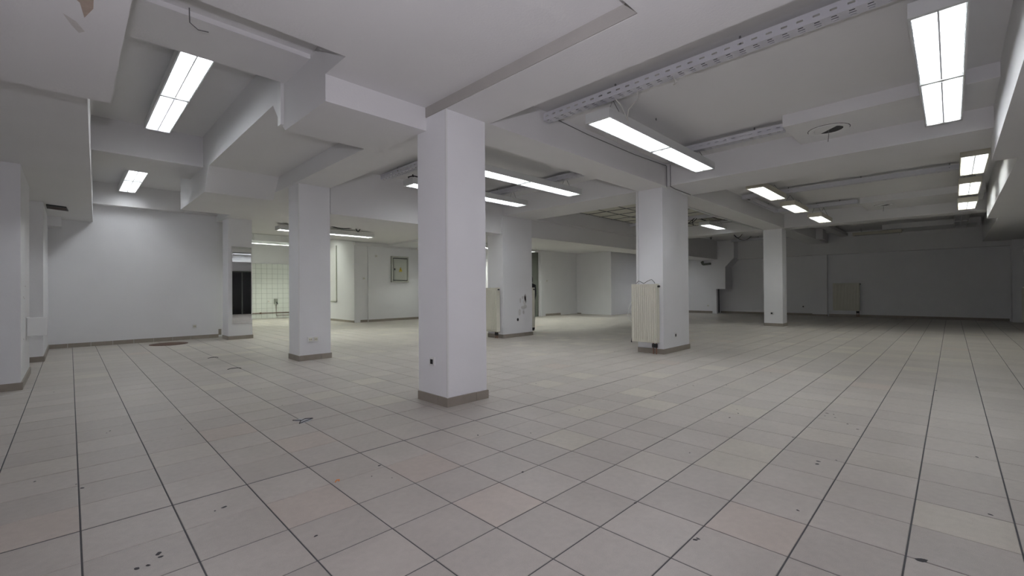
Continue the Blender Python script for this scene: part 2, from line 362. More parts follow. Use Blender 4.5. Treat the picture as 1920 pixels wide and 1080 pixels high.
wall('wall_step', 48.6, 49.2, 22.3, 28.2, -0.3, 8.6)
wall('wall_rear', 49.2, 60.6, 22.3, 22.8, -0.3, 8.6)
wall('wall_far_left', 60.0, 60.6, 13.6, 22.3, -0.3, 8.6)
wf = wall('wall_far', 61.5, 62.2, -13.2, 13.7, -0.3, 9.6)
wr = wall('wall_right', -4.3, 61.6, -13.6, -13.0, -0.3, 9.6)
wall('wall_far_pier', 59.6, 60.2, 13.35, 13.9, -0.3, 7.1)
box('pilaster', 61.2, 61.55, 1.68, 3.15, 0, 7.05, PAINT, wf)
box('pilaster', 22.1, 24.0, 35.1, 35.35, 0, 8.0, PAINT, wm)
box('pilaster', 60.2, 61.6, -13.0, -12.3, 0, 7.5, PAINT, wf)
bm = bmesh.new(); bm_prism(bm, [(13.75, 3.2), (12.1, 3.2), (12.1, 6.05), (11.05, 7.15), (11.05, 9.4), (13.75, 9.4)], 'x', 59.2, 61.5)
mk('duct_casing', bm, PAINT, wf)
# tiled area: white tiles of 20 cm, each a part
box('tile_bed', 14.4, 20.66, 50.93, 51.0, 0.0, 6.7, WGROUT, wt)
tb = bmesh.new(); bm_box(tb, 0.012, 0.594, -0.03, 0, 0.012, 0.594, 0.006); wme = bpy.data.meshes.new('wall_tile')
bmesh.ops.recalc_face_normals(tb, faces=tb.faces); tb.to_mesh(wme); tb.free(); wme.materials.append(WTILE)
for a in range(10):
    for b in range(11):
        o = bpy.data.objects.new('wall_tile', wme); COL.objects.link(o); o.parent = wt
        o.location = Vector((14.5+a*0.606, 50.95, 0.03+b*0.606))*T
# skirting made of single tiles
def skirting(parent, pts, h=0.25, th=0.045, along=1.0, z0=0.0):
    """row of skirting tiles along the polyline pts (tiles, plan); each tile its own part, facing outward (right side of travel)"""
    for (xa, ya), (xb, yb) in zip(pts, pts[1:]):
        L = math.hypot(xb-xa, yb-ya); dx, dy = (xb-xa)/L, (yb-ya)/L; nx, ny = dy, -dx; s = 0
        while s < L-0.02:
            e = min(s+along, L)
            if L-e < 0.12: e = L
            q = [(xa+dx*(s+.006), ya+dy*(s+.006)), (xa+dx*(e-.006), ya+dy*(e-.006))]
            t = th if s > 0.01 else th
            P = [q[0], q[1], (q[1][0]+nx*t, q[1][1]+ny*t), (q[0][0]+nx*t, q[0][1]+ny*t)]
            bm = bmesh.new(); bm_prism(bm, P, 'z', z0, z0+h+random.uniform(-.004, .004))
            mk('skirting_tile', bm, SKIRT, parent); s = e
skirting(wl, [(-1.2, 28.9), (7.43, 28.9)])
skirting(wm, [(21.3, 35.3), (22.1, 35.3)], 0.25); skirting(wm, [(22.1, 35.1), (24.0, 35.1)], 0.25); skirting(wm, [(24.0, 35.3), (28.4, 35.3)], 0.25)
skirting(ws, [(20.66, 41.6), (20.66, 35.3)], 0.22)
boxes('baseboard_far', [(61.44, 61.5, -12.2, 1.6, 0, .26), (61.44, 61.5, 3.2, 13.5, 0, .26), (61.14, 61.2, 1.68, 3.15, 0, .2), (59.9, 60, 13.9, 17.6, 0, .3)], SKIRT, kind='structure')
boxes('baseboard_right', [(-4, 61, -13.0, -12.94, 0, .25)], SKIRT, kind='structure')
boxes('baseboard_corridor', [(42.1, 45.0, 27.63, 27.7, 0, .25), (48.53, 48.6, 27.0, 27.6, 0, .12)], SKIRT, kind='structure')
box('dark_tile_strip', 7.45, 7.75, 29.6, 29.7, 0.13, 0.55, SKIRT, bpy.data.objects['wall_recess'])

# ================================================================== PILLARS
def pillar(x0, x1, y0, y1, z1, label, skirt=True, group=None):
    o = box('pillar', 0, x1-x0, 0, y1-y0, 0, z1, PAINT); o.location = Vector((x0, y0, 0))*T
    tag(o, label, 'pillar')
    bpy.context.view_layer.update()
    if skirt:
        for seg in ([(x0, y1), (x0, y0-.045)], [(x0-.0, y0), (x1+.045, y0)], [(x1, y0), (x1, y1)]):
            skirting(o, seg, 0.25, 0.045)
    return o
pA = pillar(7.3, 8.74, 1.5, 2.93, 8.3, 'large white square pillar nearest the camera in the middle of the room')
pB = pillar(7.43, 8.9, 13.1, 14.4, 8.3, 'white pillar with a double socket, left of and behind the nearest pillar')
pF = pillar(7.5, 8.95, 26.4, 27.9, 8.3, 'white pillar carrying the tall narrow mirror beside the left back wall')
pC = pillar(20.5, 23.4, 12.98, 14.5, 8.3, 'scuffed white pillar between two radiators, a round black hole low on it')
pD = pillar(20.68, 23.68, 1.72, 3.1, 8.3, 'wide white pillar with the ribbed cream radiator, right of centre')
pE = pillar(42.5, 43.8, 1.72, 3.15, 8.3, 'distant slim white pillar standing right of centre before the dark end')
pG = pillar(-4.0, -1.27, 13.8, 18.3, 7.62, 'white wall pillar cut by the left edge of the picture, nearest the camera')
pH = pillar(-3.0, -1.0, 22.3, 28.9, 7.62, 'white wall pillar in the left corner beside the blank back wall')
box('corner_bead', 7.28, 7.33, 1.48, 1.53, 0.25, 8.29, WHITE, pA)
box('corner_bead', 7.41, 7.455, 13.08, 13.125, 0.25, 8.29, WHITE, pB)
blob_y = 12.975
bm = bmesh.new(); n = 14; bm_prism(bm, [(21.9+0.085*math.cos(2*math.pi*k/n), 1.19+0.105*math.sin(2*math.pi*k/n)) for k in range(n)], 'y', 12.955, 12.98); mk('round_hole', bm, DARK, pC)
for k in range(9):
    cx, cz = 22.35+random.uniform(-.35, .35), 2.1+random.uniform(-.65, .65); rx, rz = random.uniform(.08, .2), random.uniform(.12, .3)
    bm = bmesh.new(); bm_prism(bm, [(cx+rx*random.uniform(.7, 1.1)*math.cos(2*math.pi*q/9), cz+rz*random.uniform(.7, 1.1)*math.sin(2*math.pi*q/9)) for q in range(9)], 'y', 12.974, 12.9795+k*1e-5)
    STAIN = bpy.data.materials.get('wall_stain') or noise_mat('wall_stain', (0.60, 0.585, 0.57), (0.72, 0.71, 0.70), 8, 0.8, 0)
    mk('dirty_patch', bm, STAIN, pC)
# small marks on the left pillar
for (y, z, l) in ((15.2, 3.05, .25), (15.8, 3.5, .2), (14.9, 3.1, .1), (15.0, 1.6, .12)):
    box('scuff_mark', -1.275, -1.262, y, y+l, z, z+0.03, SCUFF, pG)
box('scuff_mark', -1.275, -1.262, 16.2, 16.3, 1.5, 2.35, SCUFF, pG)
box('conduit', 20.6, 20.68, 3.02, 3.12, 3.5, 8.3, WHITE, pD)
b_ = box('hung_box', -1.0, -0.45, 27.6, 28.9, 7.08, 7.62, PAINT, bpy.data.objects['ceiling'])

# ================================================================== DOORS
def door(name, x0, x1, y, z1, mat, transom=None):
    d = box(name, x0, x1, y-0.10, y, 0, z1, mat, kind='structure', bev=0.01)
    boxes('door_frame', [(x0-.12, x0, y-.16, y, 0, z1+.12), (x1, x1+.12, y-.16, y, 0, z1+.12), (x0, x1, y-.16, y, z1, z1+.12)], mat, d)
    if transom: box('transom_bar', x0, x1, y-.15, y-.1, transom, transom+.1, mat, d)
    box('door_handle', x0+.12, x0+.36, y-.2, y-.1, 3.1, 3.2, WIRE, d)
    return d
door('door_1', 37.6, 40.45, 27.7, 7.75, GREYD, 7.05)
door('door_2', 29.7, 31.7, 27.7, 6.1, BLUED)
box('trim_1', 41.0, 41.7, 27.5, 27.7, 0, 8.1, PAINT, kind='structure', bev=0.02)
d3 = box('door_3', 15.2, 20.4, -13.0, -12.9, 0.02, 6.2, GLASSD, kind='structure')
boxes('door_frame', [(15.05, 15.2, -13, -12.82, 0, 6.35), (20.4, 20.55, -13, -12.82, 0, 6.35), (15.2, 20.4, -13, -12.82, 6.2, 6.35), (17.75, 17.85, -12.9, -12.84, 0.05, 6.2)], GREYD, d3)

# ================================================================== LIGHT FITTINGS
def make_fitting(x0, y0, z, L, nsec, label, lit=True, along='x', W=0.86, wires=True, ztop=9.42, house=None, glow=None, group='suspended louvred fluorescent fittings', blade=0.17):
    """x0,y0 = low corner of the plan rectangle; z = underside"""
    house = house or HOUSE; glow = glow or GLOW
    def mp(u, v, h):               # u along, v across
        return (x0+u, y0+v, z+h) if along == 'x' else (x0+v, y0+u, z+h)
    def bx(bm, u0, u1, v0, v1, h0, h1):
        a = mp(u0, v0, h0); b = mp(u1, v1, h1); bm_box(bm, min(a[0], b[0]), max(a[0], b[0]), min(a[1], b[1]), max(a[1], b[1]), a[2], b[2])
    root = thing('ceiling_light', mp(L/2, W/2, 0), label, 'light', group)
    bm = bmesh.new(); t = 0.03; H = 0.30
    bx(bm, 0, L, 0, W, H-t, H); bx(bm, 0, L, 0, t, 0, H-t); bx(bm, 0, L, W-t, W, 0, H-t); bx(bm, 0, 0.10, t, W-t, 0, H-t); bx(bm, L-0.10, L, t, W-t, 0, H-t)
    mk('housing', bm, house, root)
    sl = L/nsec
    for s in range(nsec):
        u0, u1 = s*sl+0.12, (s+1)*sl-0.12
        if s: bm = bmesh.new(); bx(bm, s*sl-.05, s*sl+.05, t, W-t, 0.005, H-t); mk('joint_bar', bm, house, root)
        # louvre: side reflectors, spine and cross blades in one sheet-metal part
        bm = bmesh.new()
        def slab(v0a, h0a, v0b, h0b, th):
            P = [mp(u0, v0a, h0a), mp(u1, v0a, h0a), mp(u1, v0b, h0b), mp(u0, v0b, h0b), mp(u0, v0a+th, h0a), mp(u1, v0a+th, h0a), mp(u1, v0b+th, h0b), mp(u0, v0b+th, h0b)]
            V = [bm.verts.new(Vector(p)*T) for p in P]
            for q in ((0,1,2,3),(4,7,6,5),(0,4,5,1),(1,5,6,2),(2,6,7,3),(3,7,4,0)): bm.faces.new([V[i] for i in q])
        slab(0.04, 0.01, 0.07, 0.22, 0.008); slab(W-0.05, 0.01, W-0.08, 0.22, 0.008)
        slab(W/2-.02, 0.01, W/2-.008, 0.15, 0.03)
        nb = int((u1-u0)/blade)
        for k in range(nb+1):
            u = u0+(u1-u0)*k/nb
            for (va, vb) in ((0.05, W/2-.015), (W/2+.015, W-0.05)):
                # blade with a dipped (parabolic) lower edge
                m_ = 4; low_ = []
                for q in range(m_+1):
                    f = q/m_; low_.append((va+(vb-va)*f, 0.012+0.05*(1-(2*f-1)**2)))
                P = [(va, 0.11)] + low_ + [(vb, 0.11)]
                A = [bm.verts.new(Vector(mp(u-.004, v, h))*T) for v, h in P]; B = [bm.verts.new(Vector(mp(u+.004, v, h))*T) for v, h in P]
                bm.faces.new(A); bm.faces.new(B[::-1])
                for q in range(len(P)):
                    r_ = (q+1) % len(P); bm.faces.new((A[q], B[q], B[r_], A[r_]))
        mk('louvre', bm, LOUV if lit else OFFT, root)
        for v in (W*0.27, W*0.73):
            bm = bmesh.new(); bm_tube(bm, [mp(u0+.02, v, 0.19), mp(u1-.02, v, 0.19)], 0.045, 8)
            mk('tube', bm, glow if lit else OFFT, root, smooth=True)
    if wires:
        for u in (min(0.9, L*.18), max(L-0.9, L*.82)):
            bm = bmesh.new()
            for dv in (0.12, W-0.12): bm_tube(bm, [mp(u, dv, H), mp(u+.02, W/2, ztop-z-.02)], 0.010, 4)
            mk('hanger_wire', bm, WIRE, root)
    return root
make_fitting(11.49, -1.085, 8.5, 8.46, 2, 'long lit double light hanging right of the nearest pillar, end towards the camera', blade=0.2)
make_fitting(11.54, -8.71, 8.5, 8.26, 2, 'large lit ceiling light at the top right, nearest the camera and cut by the frame')
for k, (x, z_, l_) in enumerate(((26.1, 8.62, 4.4), (32.8, 8.62, 4.3), (37.9, 8.32, 3.6))):
    make_fitting(x, -9.58, z_, l_, 1, ('short lit ceiling light in the right-hand row, largest and nearest of its three', 'short lit ceiling light in the right-hand row, middle of the three', 'short lit ceiling light in the right-hand row, smallest and farthest of the three')[k], house=HOUSEY, glow=GLOWR, group='right-hand row of short ceiling lights')
for k, (x, y, z_, l_) in enumerate(((25.8, -1.42, 8.62, 4.6), (32.9, -1.32, 8.62, 3.8), (37.5, -1.95, 8.32, 3.9))):
    make_fitting(x, y, z_, l_, 1, ('short yellowed lit ceiling light just right of the wide radiator pillar', 'short lit ceiling light, middle of the row leading to the distant slim pillar', 'short lit ceiling light right above the distant slim pillar')[k], house=HOUSEY, glow=GLOWR, group='middle row of short ceiling lights')
make_fitting(11.64, 6.03, 8.5, 8.26, 2, 'long lit double ceiling light emerging right of the nearest pillar, upper one')
make_fitting(11.73, 10.18, 8.5, 8.26, 2, 'long lit ceiling light behind the nearest pillar, lower one, ends showing on both sides')
make_fitting(37.7, 5.9, 8.62, 4.1, 1, 'short lit ceiling light among loose cables right of the wide radiator pillar', glow=GLOWR, group='middle row of short ceiling lights')
make_fitting(2.05, 6.3, 9.95, 8.6, 2, 'large lit ceiling light in the left ceiling recess, partly behind a beam', along='y', ztop=10.5, wires=False, glow=GLOWL)
make_fitting(2.0, 20.4, 9.5, 7.4, 2, 'small distant lit ceiling light in the far left ceiling recess', along='y', ztop=10.0, W=0.84, glow=GLOWL)
make_fitting(10.75, 26.6, 7.85, 7.6, 2, 'long thin lit ceiling light glowing behind the double socket pillar', ztop=8.35, W=0.8, glow=GLOWB)
for x, y, z_, lb in ((13.2, 45.4, 8.6, 'thin lit ceiling light high on the far tiled wall side'), (12.2, 39.0, 9.3, 'unseen added ceiling light of the tiled back room, nearer the opening'), (13.0, 43.0, 9.95, 'unseen added ceiling light of the tiled room flush under its ceiling')):  # all but the thin one are unseen, added to brighten the tiled room
    make_fitting(x, y, z_, 7.4, 2, lb, ztop=10.3, glow=GLOWG, W=0.8, group='lights of the tiled room')
make_fitting(29.9, 25.3, 7.62, 7.9, 2, 'lit ceiling light crossing behind the scuffed pillar before the grey door', ztop=8.15, glow=GLOWB)
make_fitting(12.4, 20.2, 7.85, 6.2, 2, 'added ceiling light hidden above the deep beam, behind the double socket pillar', ztop=8.35, W=0.8, glow=GLOWB)  # from here to the unlit fitting: unseen, added to brighten the back area
make_fitting(24.6, 19.2, 7.80, 7.6, 2, 'unseen added ceiling light above the deep beam in the middle back area', ztop=8.15, W=0.8, glow=GLOWB)
make_fitting(36.0, 19.4, 7.80, 7.6, 2, 'unseen added ceiling light above the deep beam before the stepped back wall', ztop=8.15, W=0.8, glow=GLOWB)
make_fitting(49.5, 17.6, 7.80, 7.6, 2, 'unseen added ceiling light above the deep beam near the far pale wall', ztop=8.15, W=0.8, glow=GLOW)
make_fitting(26.0, 31.0, 7.65, 2.4, 1, 'added ceiling light near the electrical cabinet, hidden by the nearest pillar', ztop=8.15, W=0.8, glow=GLOWB)
make_fitting(47.0, -9.45, 8.62, 9.0, 2, 'unlit ceiling light hanging in the dark far right corner', lit=False)
make_fitting(57.0, -5.0, 8.62, 3.8, 1, 'unlit yellowed light box under the ceiling at the dark far end', lit=False, along='y', house=HOUSEY)

# ================================================================== PERFORATED CABLE TRAYS
def tray(x, y0, y1, z, label, along='y', w=0.34, h=0.25, period=0.30):
    """U-shaped perforated tray; real slots left open in the sheet"""
    bm = bmesh.new()
    def mp(u, v, hh): return (v, u, hh) if along == 'y' else (u, v, hh)
    def quad(*P):
        bm.faces.new([bm.verts.new(Vector(mp(*p))*T) for p in P])
    n = int((y1-y0)/period)
    def strip(fn, width, rows):
        """fn(u, s) -> point, s across 0..width, rows = list of (s centre, slot half width, slot half length, phase)"""
        for k in range(n):
            a = y0+k*(y1-y0)/n; b = y0+(k+1)*(y1-y0)/n; m_ = (a+b)/2; s0 = 0
            for sc, hw, hl in rows:
                quad(fn(a, s0), fn(b, s0), fn(b, sc-hw), fn(a, sc-hw))
                quad(fn(a, sc-hw), fn(m_-hl, sc-hw), fn(m_-hl, sc+hw), fn(a, sc+hw))
                quad(fn(m_+hl, sc-hw), fn(b, sc-hw), fn(b, sc+hw), fn(m_+hl, sc+hw))
                s0 = sc+hw
            quad(fn(a, s0), fn(b, s0), fn(b, width), fn(a, width))
    x0, x1 = x, x+w
    strip(lambda u, s: (u, x0, z+s), h, [(h*0.5, 0.022, 0.065)])
    strip(lambda u, s: (u, x1, z+s), h, [(h*0.5, 0.022, 0.065)])
    strip(lambda u, s: (u, x0+s, z), w, [(w*0.2, 0.016, 0.05), (w*0.5, 0.02, 0.065), (w*0.8, 0.016, 0.05)])
    for xx in (x0, x1): 
        quad((y0, xx, z+h), (y1, xx, z+h), (y1, xx+(0.03 if xx == x0 else -0.03), z+h), (y0, xx+(0.03 if xx == x0 else -0.03), z+h))
    cx, cy, _ = mp((y0+y1)/2, x+w/2, 0)
    root = thing('cable_tray', (cx, cy, z), label, 'cable tray', 'perforated cable trays under the ceiling')
    mk('perforated_channel', bm, TRAYM, root)
    bm = bmesh.new()
    for q in range(3):
        bm_tube(bm, [mp(y0+0.05+(y1-y0-.1)*k/8, x+w*(0.25+0.25*q)+random.uniform(-.03, .03), z+0.04+0.02*q) for k in range(9)], 0.022, 5)
    mk('cable_run', bm, DARK, root)
    k = y0+1
    while k < y1:
        bm = bmesh.new(); a = mp(k-.02, x+w/2-.02, z+h*0.5); b = mp(k+.02, x+w/2+.02, 9.42); bm_box(bm, a[0], b[0], a[1], b[1], a[2], b[2]); k += 3.5
        mk('tray_hanger', bm, WIRE, root)
    return root
tray(11.35, -9.3, 1.42, 9.02, 'long perforated cable tray crossing the upper right, nearest the camera')
tray(18.35, -4.1, 0.6, 9.02, 'perforated cable tray running to the round vent casing')
tray(11.35, 3.2, 12.6, 9.05, 'perforated cable tray left of and behind the nearest pillar')
tray(18.2, 3.2, 12.9, 9.05, 'perforated cable tray above the lit lights right of the nearest pillar')
tray(30.8, -9.4, 1.2, 9.05, 'perforated cable tray behind the near right beam, right of the first short light')
tray(38.0, -3.9, 1.2, 9.05, 'perforated cable tray running to the second round vent casing')
tray(0.85, 31.3, 37.8, 9.02, 'cable tray fixed along the main beam towards the distant slim pillar', along='x', w=0.26)
tray(36.0, 3.3, 12.4, 8.98, 'sagging cable tray behind the wide radiator pillar')
tray(50.0, -9.6, 12.6, 9.05, 'dark cable tray at the far end of the room')
tray(57.5, 3.3, 10.8, 9.0, 'farthest cable tray before the end wall casing')

# loose cables
def cable(name, paths, r, mat, label, at):
    root = thing(name, at, label, 'cable')
    for p in paths:
        bm = bmesh.new(); bm_tube(bm, p, r, 6); mk('cable_strand', bm, mat, root, smooth=True)
    return root
cable('hanging_cable', [[(11.6, -1.25, 9.02), (11.85, -1.3, 8.85), (12.0, -1.35, 8.6), (12.05, -1.4, 8.45)], [(11.6, -2.0, 9.02), (11.7, -1.9, 8.8), (11.85, -1.55, 8.68), (12.03, -1.4, 8.55), (12.06, -1.42, 8.25)]],
      0.018, CABLE, 'pair of pale cables twisted together, hanging from the nearest tray over the light', (12.0, -1.4, 8.5))
cable('hanging_cable', [[(11.5, -3.1, 9.02), (11.6, -3.12, 8.92), (11.62, -3.1, 8.84)], [(11.56, -3.18, 8.84), (11.66, -3.05, 8.86)]], 0.016, CABLE,
      'short stub of cable hanging from the nearest tray above the open ceiling', (11.6, -3.1, 8.9))
cable('surface_cable', [[(11.9, 1.47, 9.3), (14, 1.47, 9.22), (17.6, 1.47, 9.2), (20.6, 1.47, 9.3)]], 0.014, WIRE, 'thin dark cable stapled along the beam behind the long hanging light', (14, 1.45, 9.2))
cable('surface_cable', [[(20.64, 1.46, 9.3), (20.64, 1.46, 8.25)], [(20.64, 1.27, 9.3), (20.64, 1.27, 8.25)]], 0.018, WIRE, 'two cables dropping down the beam corner above the wide radiator pillar', (20.64, 1.4, 8.9))
cable('surface_cable', [[(20.7, 1.3, 8.27), (21.4, 1.4, 8.27), (23.4, 1.45, 8.27)]], 0.018, WIRE, 'thin cable under the beam edge right above the wide radiator pillar', (21.4, 1.4, 8.27))
cable('surface_cable', [[(23.7, 3.1, 8.28), (30, 3.12, 8.27), (42.2, 3.1, 8.28)]], 0.05, WHITE, 'white conduit run along the beam from the wide pillar to the slim one', (30, 3.1, 8.27))
cable('tangled_cable', [sag((34.5, 7.0, 9.1), (35.9, 6.2, 8.98), .5), sag((36.5, 6.2, 9.12), (37.9, 6.3, 9.05), .06), sag((34.0, 8.5, 9.0), (35.9, 6.4, 9.0), .7), sag((36.5, 5.4, 9.1), (40.5, 4.6, 9.15), .15), sag((36.5, 6.8, 9.1), (37.6, 7.2, 8.75), .25)],
      0.028, DARK, 'tangle of black cables looped round the short light behind the wide pillar', (36.5, 6.3, 8.9))
cable('tangled_cable', [sag((47.0, 6.0, 9.2), (50.0, 8.0, 9.0), .6), sag((50, 8, 9.0), (54, 7.5, 9.1), .5), sag((50.2, 5, 9.0), (57, 6.0, 9.0), .7), sag((48, 9.5, 9.3), (50.1, 10.5, 9.0), .5)],
      0.035, DARK, 'black cables drooping in the dark bay beyond the slim pillar', (50, 7, 8.8))
cable('coiled_cable', [[(13.5, 6.75, 8.95), (13.3, 6.9, 9.05), (13.2, 6.8, 9.2), (13.0, 6.9, 9.3)]], 0.02, DARK, 'black cable end curled on top of the upper long light', (13.3, 6.8, 9.0))
cable('coiled_cable', [[(12.2, 11.2, 8.94), (12.0, 11.0, 9.0), (12.1, 10.7, 9.02), (12.5, 10.6, 8.98)], [(12.3, 11, 8.95), (12.2, 10.9, 9.15)]], 0.03, DARK, 'black cable coil on the lower long light, left of the nearest pillar', (12.2, 11, 9))
cable('cable_loop', [[(11.4+.1*math.cos(a), 24.6+.2*math.sin(a), 8.2+.12*math.sin(a)) for a in [k*.7 for k in range(8)]], [(11.4, 24.6, 8.3), (11.45, 24.6, 8.36)]], 0.04, DARK, 'black cable loop under the ceiling right of the mirror pillar', (11.4, 24.6, 8.2))
cable('cable_loop', [sag((14.2, 25.5, 8.3), (15.8, 25.3, 8.3), .12), sag((16.1, 25.4, 8.33), (16.4, 25.2, 8.33), .3)], 0.04, DARK, 'drooping black cable above the thin light behind the double socket pillar', (15, 25.4, 8.3))
cable('ceiling_screw', [[(14.9, -0.9, 9.42), (14.9, -0.9, 9.34)], [(14.86, -0.9, 9.38), (14.95, -0.88, 9.38)]], 0.018, WIRE, 'small hook screwed in the ceiling above the long hanging light', (14.9, -.9, 9.38))

# ================================================================== RADIATORS
def radiator(x0, x1, y0, y1, z0, z1, face, label, valve=True, floorpipe=True):
    """panel radiator; face = '-x','+x','-y','+y' is the side with pressed ribs"""
    root = thing('radiator', ((x0+x1)/2, (y0+y1)/2, z0), label, 'radiator', 'panel radiators')
    ax = face[1]; sgn = -1 if face[0] == '-' else 1
    if ax == 'x': f = x0 if sgn < 0 else x1; bk = x1 if sgn < 0 else x0; u0, u1 = y0, y1
    else: f = y0 if sgn < 0 else y1; bk = y1 if sgn < 0 else y0; u0, u1 = x0, x1
    def B(bm, fa, fb, ua, ub, za, zb, bev=0):
        lo, hi = min(fa, fb), max(fa, fb)
        bm_box(bm, lo, hi, ua, ub, za, zb, bev) if ax == 'x' else bm_box(bm, ua, ub, lo, hi, za, zb, bev)
    bm = bmesh.new(); B(bm, f-sgn*0.075, f-sgn*0.05, u0+.03, u1-.03, z0+.02, z1-.02, 0.01)
    mk('front_panel', bm, CREAM, root)
    n = max(6, int((u1-u0)/0.115)); bm = bmesh.new()
    for k in range(n):
        a = u0+.05+(u1-u0-.1)*k/n; b = a+(u1-u0-.1)/n*0.56
        B(bm, f-sgn*0.05, f, a, b, z0+.16, z1-.16, 0.012)
    for k in range(n):
        a = u0+.05+(u1-u0-.1)*k/n; b = a+(u1-u0-.1)/n*0.56
        B(bm, f-sgn*0.052, f-sgn*0.02, a+.01, b-.01, z1-.13, z1-.07); B(bm, f-sgn*0.052, f-sgn*0.02, a+.01, b-.01, z0+.07, z0+.13)
    mk('rib_pressing', bm, CREAM, root)
    bm = bmesh.new(); B(bm, bk+sgn*0.05, bk+sgn*0.02, u0+.03, u1-.03, z0+.05, z1-.05, 0.01); mk('rear_panel', bm, CREAM, root)
    for u in (u0, u1-.03):
        bm = bmesh.new(); B(bm, bk+sgn*.03, f-sgn*.03, u, u+.03, z0+.02, z1-.0, 0.008); mk('side_cover', bm, CREAM, root)
    bm = bmesh.new()
    B(bm, bk+sgn*.03, f-sgn*.03, u0+.03, u1-.03, z1-.03, z1-.01)
    mk('top_grille', bm, CREAM, root)
    mid = (f+bk)/2
    def P(fa, u, z): return (fa, u, z) if ax == 'x' else (u, fa, z)
    if valve:
        bm = bmesh.new(); bm_tube(bm, [P(mid, u0-.10, z1-.13), P(mid, u0+.0, z1-.13)], 0.05, 8); mk('vent_plug', bm, DARK, root)
    if floorpipe:
        for q, u in enumerate((u0+.10, u0+.26)):
            bm = bmesh.new(); bm_tube(bm, [P(mid, u, z0+.06), P(mid, u, 0.02)], 0.036, 6); mk('feed_pipe', bm, PIPE, root)
        bm = bmesh.new(); B(bm, mid-.04, mid+.04, u0+.05, u0+.32, z0-.22, z0-.03); mk('valve_block', bm, DARK, root)
    # brackets that reach the wall
    bm = bmesh.new()
    for z in (z0+.4, z1-.5): B(bm, bk+sgn*.03, bk-sgn*.10, (u0+u1)/2-.06, (u0+u1)/2+.06, z, z+.1)
    mk('wall_bracket', bm, WIRE, root)
    return root
radiator(20.18, 20.56, 1.84, 3.2, 0.56, 3.50, '-x', 'ribbed cream radiator standing high on the left face of the wide pillar')
radiator(19.98, 20.38, 13.12, 14.9, 0.43, 3.42, '-x', 'cream radiator on the left side of the scuffed pillar, half hidden by the nearest pillar')
radiator(23.5, 23.86, 13.1, 14.4, 0.5, 3.42, '+x', 'cream radiator seen edge-on at the right side of the scuffed pillar', floorpipe=False)
radiator(61.05, 61.4, -1.25, 1.15, 0.67, 3.77, '-x', 'wide radiator hanging on the dark far end wall')
radiator(50.0, 55.5, -12.9, -12.5, 0.35, 3.2, '+y', 'pale radiator on the right wall at the very edge of the picture')
cable('loose_cable', [[(20.3, 3.0, 3.5), (20.33, 2.85, 3.66), (20.3, 2.7, 3.6), (20.3, 2.55, 3.52), (20.3, 2.35, 3.64), (20.33, 2.15, 3.72), (20.3, 2.0, 3.6), (20.3, 1.95, 3.52)]], 0.012, DARK, 'thin dark wire curling over the top of the ribbed radiator', (20.3, 2.5, 3.5))
cable('loose_cable', [[(20.35, 3.22, 2.7), (20.3, 3.4, 2.3), (20.3, 3.48, 1.95), (20.35, 3.42, 1.7), (20.4, 3.25, 1.5)], [(20.4, 3.22, 2.5), (20.38, 3.38, 2.0), (20.42, 3.3, 1.75), (20.45, 3.22, 1.6)]], 0.014, WHITE, 'white cable bowing out at the left of the ribbed radiator', (20.4, 3.4, 2))
cable('loose_cable', [[(20.62, 3.2, 1.1), (20.5, 3.32, .8), (20.45, 3.36, .5)]], 0.03, DARK, 'dark rubber cable end below the ribbed radiator on the left', (20.5, 3.3, .8))

# ================================================================== SOCKETS, BOXES
def socket(kind, at, label, n=1, broken=False, name='wall_socket', grp='wall sockets'):
    """kind 'x-' = on a face looking to -x, 'y-' = on a face looking to -y"""
    root = thing(name, at, label, 'socket', grp)
    x, y, z = at; w = 0.125; h = 0.125
    for k in range(n):
        o = k*0.25
        def B(nm, a0, a1, b0, b1, d0, d1, m):
            bm = bmesh.new()
            if kind == 'y-': bm_box(bm, x+o+a0, x+o+a1, y-d1, y-d0, z+b0, z+b1, 0.006)
            else: bm_box(bm, x-d1, x-d0, y+o+a0, y+o+a1, z+b0, z+b1, 0.006)
            mk(nm, bm, m, root)
        B('back_plate', -w, w, -h, h, 0, 0.05, WHITE)
        if broken: B('cavity', -w*.5, w*.5, -h*.6, h*.5, 0.05, 0.055, DARK)
        else:
            B('socket_face', -w*.62, w*.62, -h*.62, h*.62, 0.05, 0.07, CREAM)
            B('pin_hole', -0.05, -0.02, -0.02, 0.02, 0.07, 0.078, DARK); B('pin_hole', 0.02, 0.05, -0.02, 0.02, 0.07, 0.078, DARK)
    return root
socket('x-', (7.3, 2.2, 1.2), 'white wall socket with a dark insert on the left face of the nearest pillar', broken=True)
socket('y-', (7.92, 13.1, 0.98), 'double white socket low on the front of the pillar behind left', n=2)
socket('y-', (21.95, 1.72, 0.86), 'broken socket with dangling wires on the right face of the wide pillar', broken=True)
socket('x-', (42.5, 2.55, 1.1), 'small white socket on the distant slim pillar', broken=True)
socket('y-', (6.02, 28.9, 0.9), 'small white blank cover plate low on the left back wall')
socket('x-', (61.5, 4.1, 1.05), 'dark small socket on the far end wall left of the pilaster', broken=True)
socket('x-', (60.0, 14.6, 1.0), 'small socket on the pale far wall beside the hanging duct casing')
socket('y-', (17.1, 50.88, 2.1), 'small white socket on the white tiled wall')
socket('y-', (23.0, 35.1, 7.0), 'little square box high on the pilaster left of the electrical panel')
sw = socket('y-', (21.7, 35.3, 4.6), 'light switch on the wall left of the electrical panel', name='light_switch', grp='light switches'); sw['category'] = 'switch'
socket('y-', (42.3, 27.7, 4.4), 'light switch beside the grey door in the back', name='light_switch', grp='light switches')['category'] = 'switch'

